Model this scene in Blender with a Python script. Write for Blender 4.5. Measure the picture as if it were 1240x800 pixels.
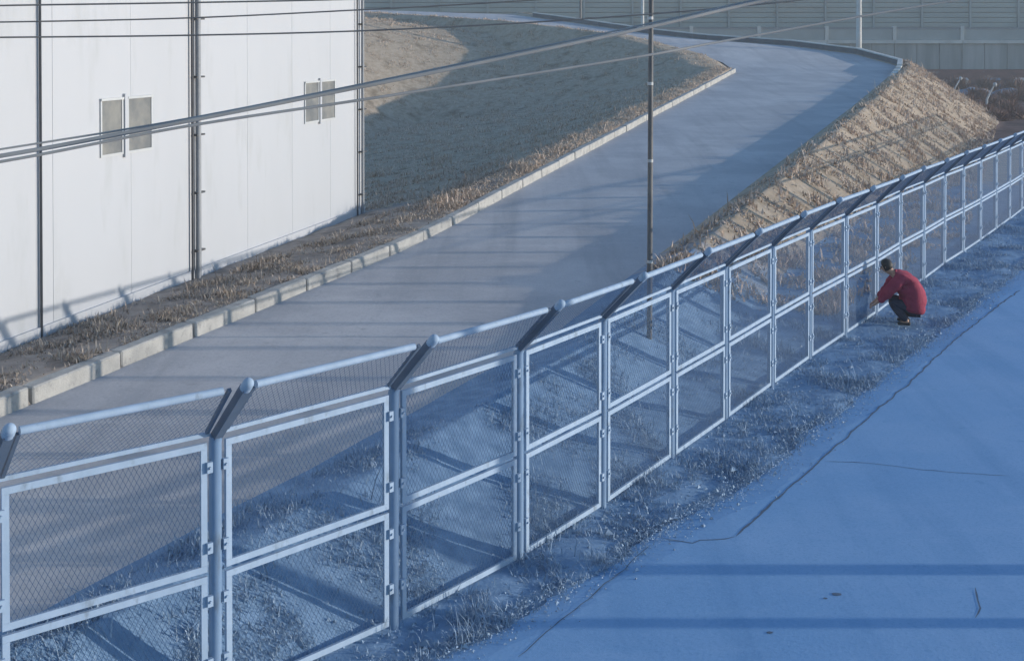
import bpy, bmesh, math, random
import numpy as np
from mathutils import Vector, Matrix, noise

random.seed(7)
rng = np.random.default_rng(11)
for o in list(bpy.data.objects):
    bpy.data.objects.remove(o)
scene = bpy.context.scene
C = scene.collection

# ------------------------------------------------------------------ camera
CAM_H = 5.68
FPX = 1450.0                       # focal length in photograph pixels (1240 wide)
PITCH = math.radians(0.8)
HORIZON = 47.0
CX, CY = 620.0, HORIZON + FPX * math.tan(PITCH)
cd = bpy.data.cameras.new('camera')
cam = bpy.data.objects.new('camera', cd)
C.objects.link(cam)
scene.camera = cam
cam.location = (0, 0, CAM_H)
cam.rotation_euler = (math.pi / 2 - PITCH, 0, 0)
cd.sensor_width = 36
cd.sensor_fit = 'HORIZONTAL'
cd.lens = 36 * FPX / 1240
cd.shift_y = -(400 - CY) / 1240
cd.clip_start = 0.1
cd.clip_end = 3000

# ------------------------------------------------------------------ sky, sun, exposure
SUN_EL = math.radians(7.6)
SUN_AZ = math.radians(90)          # from +Y clockwise: the sun stands to the right of the picture
world = bpy.data.worlds.new('World')
scene.world = world
world.use_nodes = True
wn = world.node_tree
bg = wn.nodes['Background']
sky = wn.nodes.new('ShaderNodeTexSky')
sky.sky_type = 'NISHITA'
sky.sun_disc = False
sky.sun_elevation = SUN_EL
sky.sun_rotation = SUN_AZ
sky.ozone_density = 3.2
sky.air_density = 1.0
sky.dust_density = 0.3
wn.links.new(sky.outputs[0], bg.inputs[0])
bg.inputs[1].default_value = 0.15
sd = bpy.data.lights.new('sun', 'SUN')
sun = bpy.data.objects.new('sun', sd)
C.objects.link(sun)
sd.energy = 2.2
sd.angle = math.radians(0.5)
sd.color = (1.0, 0.93, 0.82)
sdir = Vector((-math.sin(SUN_AZ) * math.cos(SUN_EL), -math.cos(SUN_AZ) * math.cos(SUN_EL), -math.sin(SUN_EL)))
sun.rotation_euler = sdir.to_track_quat('-Z', 'Y').to_euler()
sun.location = (60, 10, 30)
vs = scene.view_settings
vs.view_transform = 'Standard'
vs.look = 'None'
vs.exposure = 1.05
vs.gamma = 1.0
vs.use_curve_mapping = False


# ------------------------------------------------------------------ materials
def mat(name, col, rough=0.8, col2=None, scale=6.0, detail=6.0, bump=0.0, bscale=None, metal=0.0,
        lo=0.35, hi=0.65, stretch=(1, 1, 1), col3=None, scale3=1.0, lo3=0.5, hi3=0.7, spec=0.4):
    m = bpy.data.materials.new(name)
    m.use_nodes = True
    nt = m.node_tree
    b = nt.nodes['Principled BSDF']
    b.inputs['Roughness'].default_value = rough
    b.inputs['Metallic'].default_value = metal
    b.inputs['Specular IOR Level'].default_value = spec
    b.inputs['Base Color'].default_value = (*col, 1)
    geo = nt.nodes.new('ShaderNodeNewGeometry')
    mp = nt.nodes.new('ShaderNodeMapping')
    mp.inputs['Scale'].default_value = stretch
    nt.links.new(geo.outputs['Position'], mp.inputs['Vector'])

    def nz(sc, det=detail, r=0.6):
        n = nt.nodes.new('ShaderNodeTexNoise')
        n.inputs['Scale'].default_value = sc
        n.inputs['Detail'].default_value = det
        n.inputs['Roughness'].default_value = r
        nt.links.new(mp.outputs[0], n.inputs['Vector'])
        return n

    def ramp(src, a, c):
        r = nt.nodes.new('ShaderNodeMapRange')
        r.inputs['From Min'].default_value = a
        r.inputs['From Max'].default_value = c
        nt.links.new(src, r.inputs['Value'])
        return r.outputs[0]

    if col2:
        mx = nt.nodes.new('ShaderNodeMix')
        mx.data_type = 'RGBA'
        mx.inputs['A'].default_value = (*col, 1)
        mx.inputs['B'].default_value = (*col2, 1)
        nt.links.new(ramp(nz(scale).outputs['Fac'], lo, hi), mx.inputs['Factor'])
        out = mx.outputs['Result']
        if col3:
            m3 = nt.nodes.new('ShaderNodeMix')
            m3.data_type = 'RGBA'
            nt.links.new(out, m3.inputs['A'])
            m3.inputs['B'].default_value = (*col3, 1)
            nt.links.new(ramp(nz(scale3, 4).outputs['Fac'], lo3, hi3), m3.inputs['Factor'])
            out = m3.outputs['Result']
        nt.links.new(out, b.inputs['Base Color'])
    if bump:
        bp = nt.nodes.new('ShaderNodeBump')
        bp.inputs['Strength'].default_value = bump
        bp.inputs['Distance'].default_value = 0.02
        nt.links.new(nz(bscale or scale * 4, 8).outputs['Fac'], bp.inputs['Height'])
        nt.links.new(bp.outputs[0], b.inputs['Normal'])
    return m


M = {}
M['soil'] = mat('dry_grass_ground', (0.385, 0.30, 0.22), 0.95, (0.50, 0.405, 0.31), 3.0, 8, 0.6, 14,
                col3=(0.24, 0.185, 0.13), scale3=0.9, lo3=0.52, hi3=0.72, spec=0.1)
M['grey_soil'] = mat('grey_brown_soil', (0.27, 0.235, 0.21), 0.95, (0.37, 0.325, 0.29), 3.0, 8, 0.6, 14,
                     col3=(0.17, 0.15, 0.135), scale3=1.1, lo3=0.5, hi3=0.7, spec=0.1)
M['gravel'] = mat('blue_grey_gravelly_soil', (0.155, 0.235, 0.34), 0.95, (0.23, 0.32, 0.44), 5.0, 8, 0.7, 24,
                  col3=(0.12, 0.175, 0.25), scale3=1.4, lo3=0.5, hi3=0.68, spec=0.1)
def blend_attr(m, attr, ca, cb):
    """mix a second soil into m where the point attribute says so, with a ragged border"""
    nt = m.node_tree
    b = nt.nodes['Principled BSDF']
    src = b.inputs['Base Color'].links[0].from_socket
    geo = nt.nodes.new('ShaderNodeNewGeometry')
    at = nt.nodes.new('ShaderNodeAttribute')
    at.attribute_name = attr

    def nz(sc, det):
        n = nt.nodes.new('ShaderNodeTexNoise')
        n.inputs['Scale'].default_value = sc
        n.inputs['Detail'].default_value = det
        nt.links.new(geo.outputs['Position'], n.inputs['Vector'])
        return n.outputs['Fac']

    def rng_(v, lo, hi):
        r = nt.nodes.new('ShaderNodeMapRange')
        r.inputs['From Min'].default_value = lo
        r.inputs['From Max'].default_value = hi
        nt.links.new(v, r.inputs['Value'])
        return r.outputs[0]

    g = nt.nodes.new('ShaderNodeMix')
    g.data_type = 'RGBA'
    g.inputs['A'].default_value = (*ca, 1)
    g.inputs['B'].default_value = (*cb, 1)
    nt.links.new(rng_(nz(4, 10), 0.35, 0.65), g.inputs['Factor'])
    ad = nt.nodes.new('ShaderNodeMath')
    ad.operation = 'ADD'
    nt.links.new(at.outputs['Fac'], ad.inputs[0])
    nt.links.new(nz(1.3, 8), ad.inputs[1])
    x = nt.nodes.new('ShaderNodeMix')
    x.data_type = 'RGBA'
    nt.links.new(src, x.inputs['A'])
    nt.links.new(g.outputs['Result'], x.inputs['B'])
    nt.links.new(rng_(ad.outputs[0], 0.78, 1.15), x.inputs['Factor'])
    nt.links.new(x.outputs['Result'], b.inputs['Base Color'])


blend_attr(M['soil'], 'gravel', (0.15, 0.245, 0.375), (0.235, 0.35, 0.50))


def road_mat(name, base, light, dark, axis, grain):
    """worn slab: broad patches, long wheel-worn streaks along axis, aggregate grain, small dark spots"""
    m = bpy.data.materials.new(name)
    m.use_nodes = True
    nt = m.node_tree
    b = nt.nodes['Principled BSDF']
    b.inputs['Roughness'].default_value = 0.93
    b.inputs['Specular IOR Level'].default_value = 0.15
    geo = nt.nodes.new('ShaderNodeNewGeometry')

    def nz(sc, det, stretch=(1, 1, 1), rot=0.0):
        mp = nt.nodes.new('ShaderNodeMapping')
        mp.inputs['Rotation'].default_value = (0, 0, rot)
        mp.inputs['Scale'].default_value = stretch
        nt.links.new(geo.outputs['Position'], mp.inputs[0])
        n = nt.nodes.new('ShaderNodeTexNoise')
        n.inputs['Scale'].default_value = sc
        n.inputs['Detail'].default_value = det
        n.inputs['Roughness'].default_value = 0.62
        nt.links.new(mp.outputs[0], n.inputs['Vector'])
        return n.outputs['Fac']

    def mix(cur, col, fac, lo, hi, amt):
        r = nt.nodes.new('ShaderNodeMapRange')
        r.inputs['From Min'].default_value = lo
        r.inputs['From Max'].default_value = hi
        r.inputs['To Max'].default_value = amt
        nt.links.new(fac, r.inputs['Value'])
        x = nt.nodes.new('ShaderNodeMix')
        x.data_type = 'RGBA'
        if isinstance(cur, tuple):
            x.inputs['A'].default_value = (*cur, 1)
        else:
            nt.links.new(cur, x.inputs['A'])
        x.inputs['B'].default_value = (*col, 1)
        nt.links.new(r.outputs[0], x.inputs['Factor'])
        return x.outputs['Result']

    c = mix(base, light, nz(0.32, 10), 0.42, 0.68, 0.9)
    c = mix(c, dark, nz(0.55, 8, (2.2, 0.16, 1), axis), 0.50, 0.72, 0.6)
    c = mix(c, light, nz(1.1, 12, (0.4, 1.3, 1)), 0.56, 0.72, 0.7)
    c = mix(c, dark, nz(3.3, 6), 0.62, 0.72, 0.55)
    c = mix(c, dark, nz(grain, 3), 0.50, 0.75, 0.55)
    c = mix(c, light, nz(grain * 0.8, 3), 0.55, 0.75, 0.5)
    nt.links.new(c, b.inputs['Base Color'])
    bp = nt.nodes.new('ShaderNodeBump')
    bp.inputs['Strength'].default_value = 0.25
    bp.inputs['Distance'].default_value = 0.01
    nt.links.new(nz(grain, 6), bp.inputs['Height'])
    nt.links.new(bp.outputs[0], b.inputs['Normal'])
    return m


M['ramp'] = road_mat('worn_pale_asphalt', (0.43, 0.42, 0.43), (0.59, 0.565, 0.56), (0.31, 0.31, 0.325), math.atan(0.34), 22)
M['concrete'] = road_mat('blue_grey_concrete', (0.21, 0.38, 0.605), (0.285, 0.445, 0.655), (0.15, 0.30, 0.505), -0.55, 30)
M['crack'] = mat('crack_dirt', (0.07, 0.105, 0.155), 1.0, (0.12, 0.17, 0.24), 8)
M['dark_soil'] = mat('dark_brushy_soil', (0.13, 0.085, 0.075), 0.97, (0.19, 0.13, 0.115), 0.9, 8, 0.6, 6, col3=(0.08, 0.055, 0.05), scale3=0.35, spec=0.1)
M['kerb'] = mat('kerb_concrete', (0.47, 0.45, 0.42), 0.9, (0.34, 0.33, 0.315), 2.2, 10, 0.5, 30, spec=0.2, col3=(0.22, 0.215, 0.21), scale3=5, lo3=0.56, hi3=0.75)
M['wall'] = mat('white_cladding', (0.45, 0.46, 0.49), 0.55, (0.432, 0.442, 0.47), 0.6, 6, stretch=(1, 1, 0.25),
                col3=(0.37, 0.38, 0.39), scale3=1.6, lo3=0.55, hi3=0.85, spec=0.3)
M['roof'] = mat('roof_metal', (0.35, 0.36, 0.37), 0.6, (0.30, 0.31, 0.32), 2)
M['pane'] = mat('frosted_pane', (0.15, 0.155, 0.16), 0.35, (0.24, 0.235, 0.22), 1.6, 5, spec=0.5, lo=0.4, hi=0.6)
M['wframe'] = mat('window_frame', (0.50, 0.51, 0.52), 0.45, (0.44, 0.45, 0.46), 3)
M['pipe_d'] = mat('dark_pipe', (0.05, 0.052, 0.06), 0.6, (0.08, 0.08, 0.085), 5)
M['pipe_g'] = mat('grey_pipe', (0.27, 0.28, 0.30), 0.55, (0.22, 0.23, 0.25), 5)
M['fence'] = mat('pale_blue_steel', (0.335, 0.43, 0.555), 0.62, (0.285, 0.375, 0.49), 7, 8, spec=0.25, stretch=(1, 1, 0.5), col3=(0.20, 0.25, 0.31), scale3=9, lo3=0.58, hi3=0.75)
M['fence_d'] = mat('blue_steel_post', (0.19, 0.28, 0.41), 0.6, (0.15, 0.235, 0.36), 6, 8, spec=0.3, stretch=(1, 1, 0.3), col3=(0.12, 0.16, 0.21), scale3=8, lo3=0.58, hi3=0.75)
M['arm'] = mat('dark_blue_steel', (0.08, 0.115, 0.17), 0.55, (0.11, 0.15, 0.21), 4, 6)
M['wire'] = mat('blue_coated_wire', (0.09, 0.155, 0.26), 0.6, (0.11, 0.18, 0.29), 4, 4)
M['cable'] = mat('overhead_cable', (0.10, 0.10, 0.105), 0.5, (0.15, 0.15, 0.15), 1.5)
M['cable_l'] = mat('grey_cable', (0.34, 0.33, 0.32), 0.55, (0.26, 0.255, 0.25), 1.5)
M['pole'] = mat('pole_steel', (0.09, 0.09, 0.095), 0.6, (0.15, 0.145, 0.14), 2.5)
M['cpole'] = mat('pole_concrete', (0.55, 0.55, 0.54), 0.8, (0.45, 0.45, 0.44), 2)
M['upole'] = mat('utility_pole_concrete', (0.34, 0.33, 0.31), 0.9, (0.28, 0.27, 0.26), 2)
M['teal'] = mat('teal_panels', (0.33, 0.35, 0.33), 0.7, (0.40, 0.42, 0.39), 0.12, 6, stretch=(1, 1, 6),
                col3=(0.36, 0.31, 0.27), scale3=0.05, lo3=0.55, hi3=0.75)
M['teal_b'] = mat('teal_parapet', (0.38, 0.40, 0.39), 0.7, (0.31, 0.33, 0.32), 0.3, 6)
M['streak'] = mat('streaked_concrete', (0.38, 0.38, 0.36), 0.85, (0.25, 0.26, 0.25), 0.55, 8,
                  stretch=(1, 1, 0.12), col3=(0.48, 0.47, 0.45), scale3=0.35, lo3=0.5, hi3=0.75)
M['beam'] = mat('parapet_beam', (0.62, 0.60, 0.56), 0.8, (0.50, 0.49, 0.46), 0.6)
M['brickish'] = mat('red_brown_base', (0.26, 0.135, 0.115), 0.9, (0.18, 0.105, 0.095), 0.9, 8, stretch=(1, 1, 2.5), col3=(0.33, 0.27, 0.24), scale3=0.5, lo3=0.58, hi3=0.72)
M['lowwall'] = mat('dark_low_wall', (0.11, 0.11, 0.12), 0.9, (0.15, 0.15, 0.155), 0.8)
M['shrub'] = mat('dead_brush', (0.20, 0.125, 0.10), 0.95, (0.27, 0.175, 0.14), 0.8)
M['junk_b'] = mat('faded_blue_sheet', (0.16, 0.20, 0.26), 0.8, (0.22, 0.25, 0.30), 0.6)
M['junk_w'] = mat('pale_sheet', (0.50, 0.50, 0.50), 0.8, (0.40, 0.40, 0.40), 0.9)
M['red'] = mat('red_jacket', (0.33, 0.05, 0.085), 0.85, (0.26, 0.04, 0.07), 9, 4, 0.6, 18, spec=0.2)
M['trouser'] = mat('dark_trousers', (0.03, 0.035, 0.055), 0.9, (0.045, 0.05, 0.07), 12, spec=0.15)
M['skin'] = mat('skin', (0.50, 0.30, 0.21), 0.6, (0.45, 0.26, 0.18), 20)
M['hair'] = mat('black_hair', (0.018, 0.016, 0.016), 0.6, (0.03, 0.026, 0.024), 30)
M['shoe'] = mat('black_shoe', (0.025, 0.025, 0.028), 0.7, (0.04, 0.04, 0.042), 20)


def blade_mat(name, cols):
    """straw colours vary from blade to blade (random per mesh island)"""
    m = bpy.data.materials.new(name)
    m.use_nodes = True
    nt = m.node_tree
    b = nt.nodes['Principled BSDF']
    b.inputs['Roughness'].default_value = 0.85
    b.inputs['Specular IOR Level'].default_value = 0.15
    g = nt.nodes.new('ShaderNodeNewGeometry')
    r = nt.nodes.new('ShaderNodeValToRGB')
    r.color_ramp.interpolation = 'LINEAR'
    for k, c in enumerate(cols):
        e = r.color_ramp.elements[k] if k < 2 else r.color_ramp.elements.new(k / (len(cols) - 1))
        e.position = k / (len(cols) - 1)
        e.color = (*c, 1)
    nt.links.new(g.outputs['Random Per Island'], r.inputs[0])
    nt.links.new(r.outputs[0], b.inputs['Base Color'])
    return m


M['straw'] = blade_mat('straw', [(0.48, 0.365, 0.285), (0.64, 0.505, 0.405), (0.37, 0.275, 0.215), (0.70, 0.565, 0.46), (0.52, 0.395, 0.305)])
M['straw_g'] = blade_mat('dull_straw', [(0.36, 0.29, 0.24), (0.48, 0.40, 0.33), (0.26, 0.21, 0.18), (0.54, 0.46, 0.38), (0.31, 0.255, 0.21)])
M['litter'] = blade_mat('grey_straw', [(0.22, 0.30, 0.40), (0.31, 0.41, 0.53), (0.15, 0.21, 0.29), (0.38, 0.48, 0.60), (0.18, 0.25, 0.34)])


# ------------------------------------------------------------------ mesh helpers
class MB:
    def __init__(self):
        self.v, self.f = [], []

    def quadbox(self, p):                      # 8 points: bottom loop then top loop
        n = len(self.v)
        self.v += [tuple(q) for q in p]
        for f in ((3, 2, 1, 0), (4, 5, 6, 7), (0, 1, 5, 4), (1, 2, 6, 5), (2, 3, 7, 6), (3, 0, 4, 7)):
            self.f.append(tuple(n + i for i in f))
        return self

    def box(self, x0, x1, y0, y1, z0, z1):
        return self.quadbox([(x0, y0, z0), (x1, y0, z0), (x1, y1, z0), (x0, y1, z0),
                             (x0, y0, z1), (x1, y0, z1), (x1, y1, z1), (x0, y1, z1)])

    def bar(self, a, b, side, w, h):
        """box bar from a to b; w is its full size along side, h along the other cross axis"""
        a, b = Vector(a), Vector(b)
        t = (b - a).normalized()
        s = Vector(side)
        s = (s - t * s.dot(t)).normalized()
        u = t.cross(s).normalized()
        s, u = s * w / 2, u * h / 2
        return self.quadbox([a - s - u, a + s - u, a + s + u, a - s + u, b - s - u, b + s - u, b + s + u, b - s + u])

    def tube(self, pts, r, n=10, cap=True):
        pts = [Vector(p) for p in pts]
        rs = r if isinstance(r, (list, tuple)) else [r] * len(pts)
        base = len(self.v)
        ref = None
        for i, p in enumerate(pts):
            t = (pts[min(i + 1, len(pts) - 1)] - pts[max(i - 1, 0)]).normalized()
            if ref is None:
                ref = Vector((0, 0, 1)) if abs(t.z) < 0.9 else Vector((1, 0, 0))
            a = (ref - t * ref.dot(t)).normalized()
            ref = a
            c = t.cross(a)
            for k in range(n):
                q = 2 * math.pi * k / n
                self.v.append(tuple(p + (a * math.cos(q) + c * math.sin(q)) * rs[i]))
        for i in range(len(pts) - 1):
            for k in range(n):
                k2 = (k + 1) % n
                self.f.append((base + i * n + k, base + i * n + k2, base + (i + 1) * n + k2, base + (i + 1) * n + k))
        if cap:
            self.f.append(tuple(base + k for k in range(n))[::-1])
            e = base + (len(pts) - 1) * n
            self.f.append(tuple(e + k for k in range(n)))
        return self

    def ball(self, c, r, n=10, m=6):
        base = len(self.v)
        c = Vector(c)
        for i in range(m + 1):
            th = math.pi * i / m
            rr = max(r * math.sin(th), 1e-4)
            for k in range(n):
                q = 2 * math.pi * k / n
                self.v.append((c.x + rr * math.cos(q), c.y + rr * math.sin(q), c.z + r * math.cos(th)))
        for i in range(m):
            for k in range(n):
                k2 = (k + 1) % n
                self.f.append((base + i * n + k, base + (i + 1) * n + k, base + (i + 1) * n + k2, base + i * n + k2))
        return self

    def mesh(self, name, m, smooth=False):
        me = bpy.data.meshes.new(name)
        me.from_pydata(self.v, [], self.f)
        me.materials.append(m)
        if smooth:
            me.shade_smooth()
            me.set_sharp_from_angle(angle=math.radians(40))
        return me

    def build(self, name, m, parent=None, smooth=False):
        return link(name, self.mesh(name, m, smooth), parent)


def link(name, me, parent=None):
    o = bpy.data.objects.new(name, me)
    C.objects.link(o)
    if parent is not None:
        attach(o, parent)
    return o


def attach(o, parent):
    """parts are written in world coordinates; the inverse keeps them where they stand"""
    o.parent = parent
    bpy_m = Matrix.Identity(4)
    p = parent
    chain = []
    while p is not None:
        chain.append(p)
        p = p.parent
    for q in reversed(chain):
        bpy_m = bpy_m @ q.matrix_parent_inverse @ q.matrix_basis
    o.matrix_parent_inverse = bpy_m.inverted()


def tag(o, label=None, cat=None, group=None, kind=None):
    if label:
        o['label'] = label
    if cat:
        o['category'] = cat
    if group:
        o['group'] = group
    if kind:
        o['kind'] = kind
    return o


def thing(name, loc, label=None, cat=None, group=None, kind=None):
    o = bpy.data.objects.new(name, None)
    C.objects.link(o)
    o.location = loc
    o.empty_display_size = 0.3
    return tag(o, label, cat, group, kind)


def unproject(x, y, D):
    """point at depth D behind a pixel of the photograph (near-level view)"""
    return Vector(((x - CX) / FPX * D, D, CAM_H - (y - HORIZON) / FPX * D))


# ------------------------------------------------------------------ plan of the place
# fence posts: distances from the camera read off the photograph, about two metres apart
PX = np.array([258, 475, 628, 729, 813, 878, 934, 980, 1023, 1060.5, 1089, 1118, 1143, 1166, 1187, 1206, 1222.5, 1237.])
PDM = np.array([10.10, 11.49, 12.96, 14.34, 16.1, 17.67, 19.5, 21.1, 22.75, 24.5, 26.2, 27.9, 29.95, 31.5, 33.3, 35.3, 37.3, 39.3])
ii = np.arange(18)
PD = 0.5 * PDM + 0.5 * np.polyval(np.polyfit(ii, PDM, 4), ii)
PXW = (PX - CX) / FPX * PD
POSTS = [(float(a), float(b)) for a, b in zip(PXW, PD)]
POSTS.insert(0, (-3.95, 8.98))
POSTS.insert(0, (-5.45, 7.75))
for _ in range(13):
    a, b = POSTS[-1], POSTS[-2]
    POSTS.append((2 * a[0] - b[0], 2 * a[1] - b[1]))
FD = np.array([-4.0] + [p[1] for p in POSTS] + [90.0, 170.0])
FX = np.array([POSTS[0][0] - 1.15 * (POSTS[0][1] + 4)] + [p[0] for p in POSTS] + [POSTS[-1][0] + 0.55 * (90 - POSTS[-1][1]), POSTS[-1][0] + 0.55 * (170 - POSTS[-1][1])])


def fence_x(D):
    return float(np.interp(D, FD, FX))


def verge_w(D):
    return float(np.interp(D, [8, 13, 15.4, 20, 29, 40], [1.0, 1.0, 1.4, 1.6, 2.0, 2.2]))


def kerb_x(D):
    return -2.4 + 0.34 * (D - 28.8)


def ramp_z(D):
    t = D - 28.8
    return 0.65 + 0.055 * (0 if t < -3 else (t + 3) ** 2 / 12 if t < 3 else t)


RD = [-4, 6, 10, 15.3, 20.4, 30.2, 42, 58.9, 79.4, 86, 92, 98, 106, 112, 118, 124]
RX = [-12.5, -6.6, -4.28, -1.5, 1.1, 4.8, 9.85, 17.1, 25.7, 27.9, 26.6, 23.0, 16.8, 12.4, 6.5, 0.0]
RZ = [.65, .65, .65, .65, .65, .73, 1.38, 2.3, 3.43, 3.72, 4.47, 5.07, 5.6, 6.2, 7.2, 8.2]
ID = [79.8, 86, 92, 98, 106, 112, 118, 124]
IX = [14.94, 15.0, 10.5, 3.0, -6.0, -14, -20, -26]
IZ = [3.46, 4.05, 5.2, 6.3, 7.1, 7.8, 8.4, 9.0]


def road_edges(D):
    if D <= 79.8:
        a, za = kerb_x(D), ramp_z(D)
    else:
        a, za = float(np.interp(D, ID, IX)), float(np.interp(D, ID, IZ))
    return a, za, float(np.interp(D, RD, RX)), float(np.interp(D, RD, RZ))


# left bank profile by depth: (depth, [(x, z) from left to the kerb strip])
WALL_A, WALL_B = (-8.2, 19.3), (-4.3, 34.6)


def wall_x(D):
    return WALL_A[0] + (WALL_B[0] - WALL_A[0]) / (WALL_B[1] - WALL_A[1]) * (D - WALL_A[1])


LEFT = {
    34.6: [(-60, 0.5), (-12, 0.5), (-4.5, 0.60), (-2.6, 0.82)],
    40: [(-60, 0.3), (-14, 0.1), (-5.5, 0.05), (-2.2, 0.62)],
    50: [(-60, 0.5), (-20, -0.2), (-6.8, -0.35), (-1.0, 0.75)],
    60: [(-60, 2.0), (-24, 0.0), (-8.0, -0.45), (0.0, 0.85)],
    70: [(-60, 5.0), (-24, 3.0), (-10.5, -0.3), (2.0, 1.05)],
    80: [(-60, 8.0), (-20, 6.0), (-6.5, -0.1), (3.0, 1.3)],
    86: [(-60, 9.0), (-20, 7.5), (-5.0, 2.4), (1.5, 2.4)],
    92: [(-60, 9.5), (-20, 8.5), (-3.0, 4.7), (0.5, 4.2)],
    98: [(-60, 9.5), (-22, 8.9), (-5.0, 6.4), (-2.0, 6.2)],
    104: [(-60, 9.6), (-26, 8.9), (-14., 7.4), (-9.0, 7.2)],
    110: [(-60, 9.6), (-34, 8.6), (-26, 8.3), (-20, 8.1)],
    124: [(-80, 9.6), (-60, 9.4), (-45, 9.3), (-36, 9.2)],
}
CREST = {79.8: (14.0, 3.75), 86: (13.6, 4.6), 92: (8.9, 6.0), 98: (1.35, 7.0), 104: (-5.5, 7.55), 110: (-13.0, 8.05), 124: (-28, 9.1)}
LK = sorted(LEFT)
LA = np.array([LEFT[k] for k in LK])            # (n, 4, 2)
CK = sorted(CREST)
CA = np.array([CREST[k] for k in CK])


def section(D):
    """breakpoints of the ground across the picture at depth D"""
    a, za, b, zb = road_edges(D)
    pts = []
    if D < 34.6:
        wx = wall_x(D)
        zz = 0.62 if D > 18 else 0.62
        pts += [(-60, zz), (wx - 8, zz), (wx, zz + 0.02), ((wx + a) / 2, za + 0.10)]
    else:
        for j in range(4):
            pts.append((float(np.interp(D, LK, LA[:, j, 0])), float(np.interp(D, LK, LA[:, j, 1]))))
    if D <= 79.8:
        cz = za + 0.21 + 0.10 * max(0, (D - 60)) / 19.8
        pts += [(a - 1.25 if D > 34.6 else a - 0.9, cz), (a - 0.2, za + 0.235 + 0.05 * max(0, (D - 65)) / 15)]
    else:
        px_, pz_ = float(np.interp(D, CK, CA[:, 0])), float(np.interp(D, CK, CA[:, 1]))
        pts += [(px_ - 2.0, pz_ + 0.12), (px_ + 0.2, pz_ - 0.06)]
    pts += [(a + 0.05, za - 0.12), (b - 0.5, zb - 0.035)]
    near = min(1.0, max(0.0, (D - 14) / 12))
    ch = 0.08 + 0.34 * near
    if D > 76:
        ch = float(np.interp(D, [76, 88], [ch, 0.25]))
    fx = fence_x(D)
    foot_w = max(0.8, 1.55 * (zb + ch))
    x_c = b + 0.75
    x_f = x_c + foot_w
    if D < 124.5 and D > 34:
        pts += [(x_c, zb + ch), (x_f, 0.08), (max(x_f + 1, fx), 0.02), (max(x_f + 2.2, fx + verge_w(D) + 0.1), -0.01)]
    else:
        x_c = min(x_c, fx - 1.0)
        x_f = min(x_f, x_c + 0.55 * (fx - x_c))
        pts += [(x_c, zb + ch), (x_f, 0.2 + 0.14 * (1 - near)), (fx, 0.03), (fx + verge_w(D) + 0.1, -0.015)]
    pts += [(pts[-1][0] + 3.0, -0.09), (140, -0.09)]
    return pts


NSUB = [3, 5, 12, 8, 3, 2, 6, 4, 22, 16, 12, 3, 8]


def ground_noise(x, d, amp):
    if d > 34:
        return amp * (noise.noise((x * 0.9, d * 0.9, 0)) * 0.6 + noise.noise((x * 1.9, d * 1.9, 3)) * 0.25)
    return amp * (noise.noise((x * 0.9, d * 0.9, 0)) * 0.6 + noise.noise((x * 2.7, d * 2.7, 3)) * 0.3 + noise.noise((x * 7, d * 7, 5)) * 0.14)


def amp_of(j):
    return [0, 0.1, 0.06, 0.05, 0.03, 0, 0, 0, 0.05, 0.05, 0.13, 0, 0][j]


def ground_z(x, D):
    p = section(D)
    return float(np.interp(x, [q[0] for q in p], [q[1] for q in p]))


Ds = list(np.arange(-4, 8, 1.5)) + list(np.arange(8, 36, 0.22)) + list(np.arange(36, 60, 0.45)) + list(np.arange(60, 125, 0.8))
Ds += [126, 128, 132, 140, 160, 220, 400, 900]
gv, gf = [], []
ncol = sum(NSUB) + 1
for D in Ds:
    p = section(min(D, 124.0))
    if D > 124:
        k = min(1, (D - 124) / 8)
        p = [(x - (k * 8 if x < -10 else 0), z * (1 - k) - 0.09 * k) if x > -50 else (x, z * (1 - k)) for x, z in p]
    row = []
    for j in range(len(p) - 1):
        for s in range(NSUB[j]):
            t = s / NSUB[j]
            x = p[j][0] * (1 - t) + p[j + 1][0] * t
            z = p[j][1] * (1 - t) + p[j + 1][1] * t
            a0, a1 = amp_of(j), amp_of(j)
            if s == 0 and j:
                a0 = min(amp_of(j - 1), amp_of(j))
            if -2 < D < 125:
                z += ground_noise(x, D, a0)
            row.append((x, D, z))
    row.append((p[-1][0], D, p[-1][1]))
    if D > 140:
        sc = D / 140
        row = [(x * sc, d, z) for x, d, z in row]
    gv += row
gm = []
K2, K5, K7 = sum(NSUB[:2]), sum(NSUB[:6]), sum(NSUB[:7])
K8, K9, K12 = sum(NSUB[:8]), sum(NSUB[:9]), sum(NSUB[:12])
for i in range(len(Ds) - 1):
    for k in range(ncol - 1):
        q = i * ncol + k
        gf.append((q, q + 1, q + ncol + 1, q + ncol))
        if K2 <= k < K5 and Ds[i] < 36 + 6 * noise.noise((Ds[i] * 0.3, k * 0.3, 1)):
            gm.append(3)
        else:
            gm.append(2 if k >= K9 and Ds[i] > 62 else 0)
me = bpy.data.meshes.new('ground')
me.from_pydata(gv, [], gf)
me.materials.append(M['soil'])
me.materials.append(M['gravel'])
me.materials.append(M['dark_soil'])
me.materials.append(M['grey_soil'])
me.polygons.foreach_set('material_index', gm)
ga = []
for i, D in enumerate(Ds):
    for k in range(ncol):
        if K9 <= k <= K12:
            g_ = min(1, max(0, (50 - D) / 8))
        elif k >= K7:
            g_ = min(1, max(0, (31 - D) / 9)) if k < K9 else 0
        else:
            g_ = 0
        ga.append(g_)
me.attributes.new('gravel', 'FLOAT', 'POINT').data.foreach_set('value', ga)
me.shade_smooth()
ground = link('ground', me)
tag(ground, kind='structure')

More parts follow.
